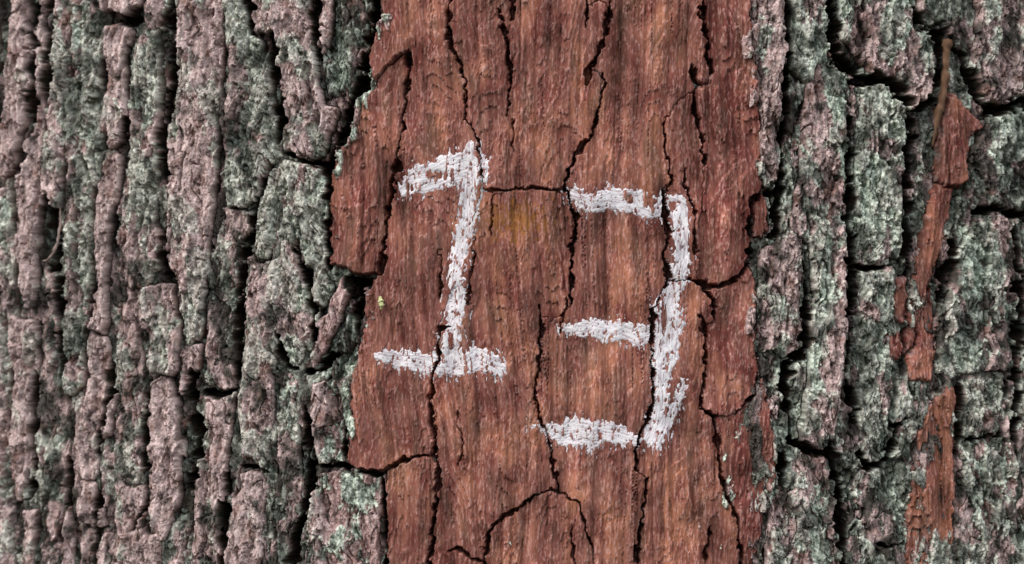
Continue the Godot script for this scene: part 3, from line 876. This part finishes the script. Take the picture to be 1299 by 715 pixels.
func digit(label: String, bare: Array, strokes: Array):
	# strokes: flat lists x, y, half width, ...
	var segs := []
	var lo := Vector2(1e9, 1e9)
	var hi := -lo
	for st in strokes:
		var n: int = st.size() / 3
		for i in n - 1:
			var a := on_trunk(st[i * 3], st[i * 3 + 1])
			var b := on_trunk(st[i * 3 + 3], st[i * 3 + 4])
			segs.append([a, b, float(st[i * 3 + 2]), float(st[i * 3 + 5]), (b - a).normalized()])
			lo = lo.min(a).min(b)
			hi = hi.max(a).max(b)
	var i0 := int((lo.x - 24.0 - S0) / STEP)
	var i1 := int((hi.x + 24.0 - S0) / STEP)
	var j0 := int((lo.y - 24.0 - T0) / STEP)
	var j1 := int((hi.y + 24.0 - T0) / STEP)
	var nx := i1 - i0 + 1
	var ny := j1 - j0 + 1
	var hs := PackedFloat32Array()
	var cs := PackedColorArray()
	hs.resize(nx * ny)
	hs.fill(-20.0)
	cs.resize(nx * ny)
	var white := lin(0.925, 0.91, 0.92)
	var thin := lin(0.72, 0.655, 0.68)
	for j in ny:
		var t := T0 + (j0 + j) * STEP
		for i in nx:
			var s := S0 + (i0 + i) * STEP
			var best := -99.0
			var dir := Vector2.ZERO
			for sg in segs:
				var a: Vector2 = sg[0]
				var ab: Vector2 = sg[1] - a
				var q := Vector2(s, t) - a
				var f := clampf(q.dot(ab) / ab.length_squared(), 0.0, 1.0)
				var m: float = lerpf(sg[2], sg[3], f) - q.distance_to(ab * f)
				if m > best:
					best = m
					dir = sg[4]
			if best < -9.0: continue
			var g := (j0 + j) * NS + i0 + i
			var rag := n_fbm.get_noise_2d(s / 6.0 + 8.0, t / 9.0) * 3.2 + n_fbm.get_noise_2d(s / 13.0, t / 13.0 + 70.0) * 5.0
			var hole := 0.55 * n_fbm.get_noise_2d(s / 4.0 + 120.0, t / 7.0) + 1.05 * n_fbm.get_noise_2d(s / 13.0 + 80.0, t / 17.0)
			var m2 := (best - 0.2 + rag) * 0.5
			m2 = minf(m2, (0.46 - hole) * 7.0)
			if carve[g] > 3.0: m2 = -1.5
			for b in bare.size() / 4:
				var bq := on_trunk(bare[b * 4], bare[b * 4 + 1])
				var be := Vector2((s - bq.x) / bare[b * 4 + 2], (t - bq.y) / bare[b * 4 + 3]).length() - 1.0 + rag * 0.09
				m2 = minf(m2, be * 3.0)
			# brush marks run along the stroke
			var along := s * dir.x + t * dir.y
			var across := -s * dir.y + t * dir.x
			var brush := n_fbm.get_noise_2d(across / 2.6, along / 26.0 + 15.0)
			var crumb := n_fbm.get_noise_2d(s / 3.4 + 44.0, t / 3.4)
			m2 = clampf(m2, -1.5, 1.0)
			var sum := 0.0
			var cnt := 0.0
			for v in range(-4, 5, 2):
				for u in range(-4, 5, 2):
					var gg := g + v * NS + u
					if carve[gg] < 2.0:
						sum += top_h[gg]
						cnt += 1.0
			var level := lerpf(top_h[g], sum / cnt, 0.9) if cnt > 3.0 else top_h[g]
			hs[j * nx + i] = level + 0.6 * m2 + (0.45 * brush + 0.15 * crumb + 0.25 if m2 > 0.0 else 0.0) * clampf(m2, 0.0, 1.0)
			if carve[g] > 2.5: hs[j * nx + i] = -20.0
			cs[j * nx + i] = thin.lerp(white, clampf(0.8 + brush * 1.6 + crumb * 0.3 - maxf(hole, 0.0) * 1.2, 0.0, 1.0))
	# keep only cells where some paint stands above the bark
	var nh := hs.duplicate()
	for j in ny:
		for i in nx:
			var k := j * nx + i
			if hs[k] < -19.0 or hs[k] <= top_h[(j0 + j) * NS + i0 + i] - 1.0: nh[k] = -50.0
	var o := shell_masked("painted_digit", i0, j0, nx, ny, hs, cs, nh)
	o.set_meta("label", label)

func shell_masked(called: String, i0: int, j0: int, nx: int, ny: int, hs: PackedFloat32Array, cs: PackedColorArray, nh: PackedFloat32Array) -> MeshInstance3D:
	var pos := PackedVector3Array()
	var nor := PackedVector3Array()
	var col := PackedColorArray()
	var idx := PackedInt32Array()
	var where := PackedInt32Array()
	where.resize(nx * ny)
	where.fill(-1)
	for j in range(1, ny - 1):
		for i in range(1, nx - 1):
			var k := j * nx + i
			if nh[k] == -50.0 and nh[k + 1] == -50.0 and nh[k + nx] == -50.0 and nh[k + nx + 1] == -50.0: continue
			for q in [k, k + 1, k + nx, k + nx + 1]:
				if where[q] < 0:
					where[q] = pos.size()
					var qi: int = q % nx
					var qj: int = q / nx
					var g := (j0 + qj) * NS + i0 + qi
					var h := maxf(hs[q], top_h[g] - 1.5)
					var s := S0 + (i0 + qi) * STEP
					var th := s * K / R
					pos.append(at(s, T0 + (j0 + qj) * STEP, h))
					var ds := 0.0
					var dt := 0.0
					if hs[q - 1] > -15.0 and hs[q + 1] > -15.0: ds = (hs[q + 1] - hs[q - 1]) / (2.0 * STEP)
					if hs[q - nx] > -15.0 and hs[q + nx] > -15.0: dt = (hs[q + nx] - hs[q - nx]) / (2.0 * STEP)
					nor.append(Vector3(sin(th) - ds * cos(th), dt, cos(th) + ds * sin(th)).normalized())
					col.append(cs[q])
			var a := where[k]
			var b := where[k + 1]
			var c := where[k + nx]
			var e := where[k + nx + 1]
			idx.append_array([a, b, c, b, e, c])
	var arr := []
	arr.resize(Mesh.ARRAY_MAX)
	arr[Mesh.ARRAY_VERTEX] = pos
	arr[Mesh.ARRAY_NORMAL] = nor
	arr[Mesh.ARRAY_COLOR] = col
	arr[Mesh.ARRAY_INDEX] = idx
	var mesh := ArrayMesh.new()
	mesh.add_surface_from_arrays(Mesh.PRIMITIVE_TRIANGLES, arr)
	mesh.surface_set_material(0, m_paint)
	var o := MeshInstance3D.new()
	o.name = numbered(called)
	o.mesh = mesh
	trunk.add_child(o, true)
	return o

func digits():
	digit("white brushed digit 1 with a slanting flag and a flat foot", [556, 223, 15, 6, 520, 238, 6, 5, 572, 434, 4, 12, 590, 436, 6, 9, 605, 195, 3, 4], [
		[514, 238, 9, 524, 232, 13, 536, 227, 19, 553, 223, 18, 570, 217, 22, 587, 212, 19],
		[599, 188, 9, 600, 205, 16, 597, 225, 14, 596, 250, 12, 595, 275, 12, 590, 288, 13, 585, 304, 10, 581, 329, 9, 580, 355, 11, 581, 372, 11, 578, 390, 13, 578, 405, 10, 575, 416, 9],
		[575, 414, 9, 574, 431, 13, 572, 450, 13, 570, 463, 14],
		[584, 440, 8, 588, 462, 12],
		[615, 208, 4, 617, 228, 4],
		[482, 451, 7, 495, 453, 9, 511, 456, 12, 536, 459, 12, 548, 462, 14, 570, 466, 11, 592, 462, 12, 604, 453, 13, 619, 460, 14, 630, 465, 12, 634, 471, 7]])
	digit("white brushed angular digit 3 with three arms", [798, 252, 5, 6, 823, 257, 9, 7, 842, 405, 4, 16, 853, 262, 6, 8, 790, 433, 7, 4], [
		[725, 248, 6, 737, 253, 9, 749, 259, 11, 760, 256, 11, 773, 252, 13, 790, 255, 16, 800, 254, 14],
		[795, 250, 11, 806, 250, 10, 812, 264, 11, 824, 270, 9, 834, 266, 11, 838, 256, 9],
		[771, 233, 3, 773, 240, 4],
		[727, 237, 2, 736, 241, 3],
		[852, 254, 6, 862, 258, 11, 863, 279, 12, 864, 305, 9, 864, 330, 11, 860, 355, 11, 851, 372, 12, 845, 389, 16, 848, 401, 19, 847, 415, 19, 846, 432, 17, 845, 450, 16, 840, 470, 12, 838, 495, 10, 840, 521, 11, 836, 538, 13, 830, 553, 15, 832, 562, 8],
		[866, 485, 5, 860, 503, 6, 852, 525, 6, 846, 545, 7],
		[714, 416, 4, 731, 418, 8, 751, 416, 12, 773, 421, 13, 790, 419, 13, 807, 426, 14, 820, 424, 12, 832, 424, 9],
		[676, 540, 4, 684, 541, 3, 697, 543, 7, 714, 550, 15, 731, 547, 18, 748, 550, 18, 762, 546, 13, 778, 550, 13, 795, 556, 10, 808, 559, 7],
		[746, 560, 7, 749, 571, 4]])

# ---- loose things -----------------------------------------------------------------------------------------------------

func tube(called: String, pts: Array, radii: Array, color: Color, material: StandardMaterial3D, parent: Node, sides := 8) -> MeshInstance3D:
	# pts: x, y, height ... along the bark
	var curve := Curve3D.new()
	for i in pts.size() / 3:
		var q := on_trunk(pts[i * 3], pts[i * 3 + 1])
		curve.add_point(at(q.x, q.y, pts[i * 3 + 2]))
	var n: int = curve.point_count
	for i in range(1, n - 1):
		var d := (curve.get_point_position(i + 1) - curve.get_point_position(i - 1)) * 0.2
		curve.set_point_in(i, -d)
		curve.set_point_out(i, d)
	var ln := curve.get_baked_length()
	var steps := 40
	var st := SurfaceTool.new()
	st.begin(Mesh.PRIMITIVE_TRIANGLES)
	for i in steps + 1:
		var f := float(i) / steps
		var p := curve.sample_baked(f * ln)
		var dir := (curve.sample_baked(minf(ln, (f + 0.02) * ln)) - curve.sample_baked(maxf(0.0, (f - 0.02) * ln))).normalized()
		var x := dir.cross(Vector3(0, 0, 1)).normalized()
		var y := x.cross(dir)
		var rf := f * (radii.size() - 1)
		var ri := mini(int(rf), radii.size() - 2)
		var r: float = lerpf(radii[ri], radii[ri + 1], rf - ri) * K
		for k in sides + 1:
			var a := TAU * k / sides
			var rr := r * (1.0 + 0.5 * n_smooth.get_noise_2d(cos(a) * 1.2 + i * 0.3, sin(a) * 1.2) + 0.4 * maxf(0.0, sin(i * 0.55)) * float(i % 13 < 3))
			st.set_color(color * (0.85 + 0.5 * n_fbm.get_noise_2d(k * 0.9, i * 0.12)))
			st.add_vertex(p + (x * cos(a) + y * sin(a)) * rr)
	for i in steps:
		for k in sides:
			var a := i * (sides + 1) + k
			var b := a + sides + 1
			st.add_index(a); st.add_index(b + 1); st.add_index(b)
			st.add_index(a); st.add_index(a + 1); st.add_index(b + 1)
	st.generate_normals()
	var o := MeshInstance3D.new()
	o.name = numbered(called)
	o.mesh = st.commit()
	o.mesh.surface_set_material(0, material)
	parent.add_child(o, true)
	return o

func tag(o: Node, label: String, category: String):
	o.set_meta("label", label)
	o.set_meta("category", category)

func small_things():
	var tw := tube("twig", [1203, 50, 30, 1201, 75, 33, 1198, 110, 36, 1190, 140, 38, 1186, 165, 38, 1183, 185, 34], [5.5, 4.2, 4.5, 5.0, 3.0, 0.8], lin(0.47, 0.36, 0.29), m_bark, self)
	tag(tw, "thin dry brown twig wedged upright in a dark bark furrow", "twig")
	var fl := tube("root_fibre", [54, 331, 34, 62, 330, 40, 70, 322, 42, 75, 308, 40, 77, 285, 36, 76, 262, 34], [0.8, 1.6, 1.8, 1.6, 1.4, 0.8], lin(0.60, 0.52, 0.50), m_bark, self, 6)
	tag(fl, "thin curled pinkish fibre hanging over a dark furrow", "plant fibre")
	var bug := tube("bud_scale", [483, 376, 40, 484, 381, 42, 485, 387, 42, 484, 392, 40], [1.2, 3.0, 2.8, 0.8], lin(0.88, 0.88, 0.66), m_bark, self)
	tag(bug, "tiny pale yellow-green bud scale stuck on the shaved bark left of the 1", "bud scale")
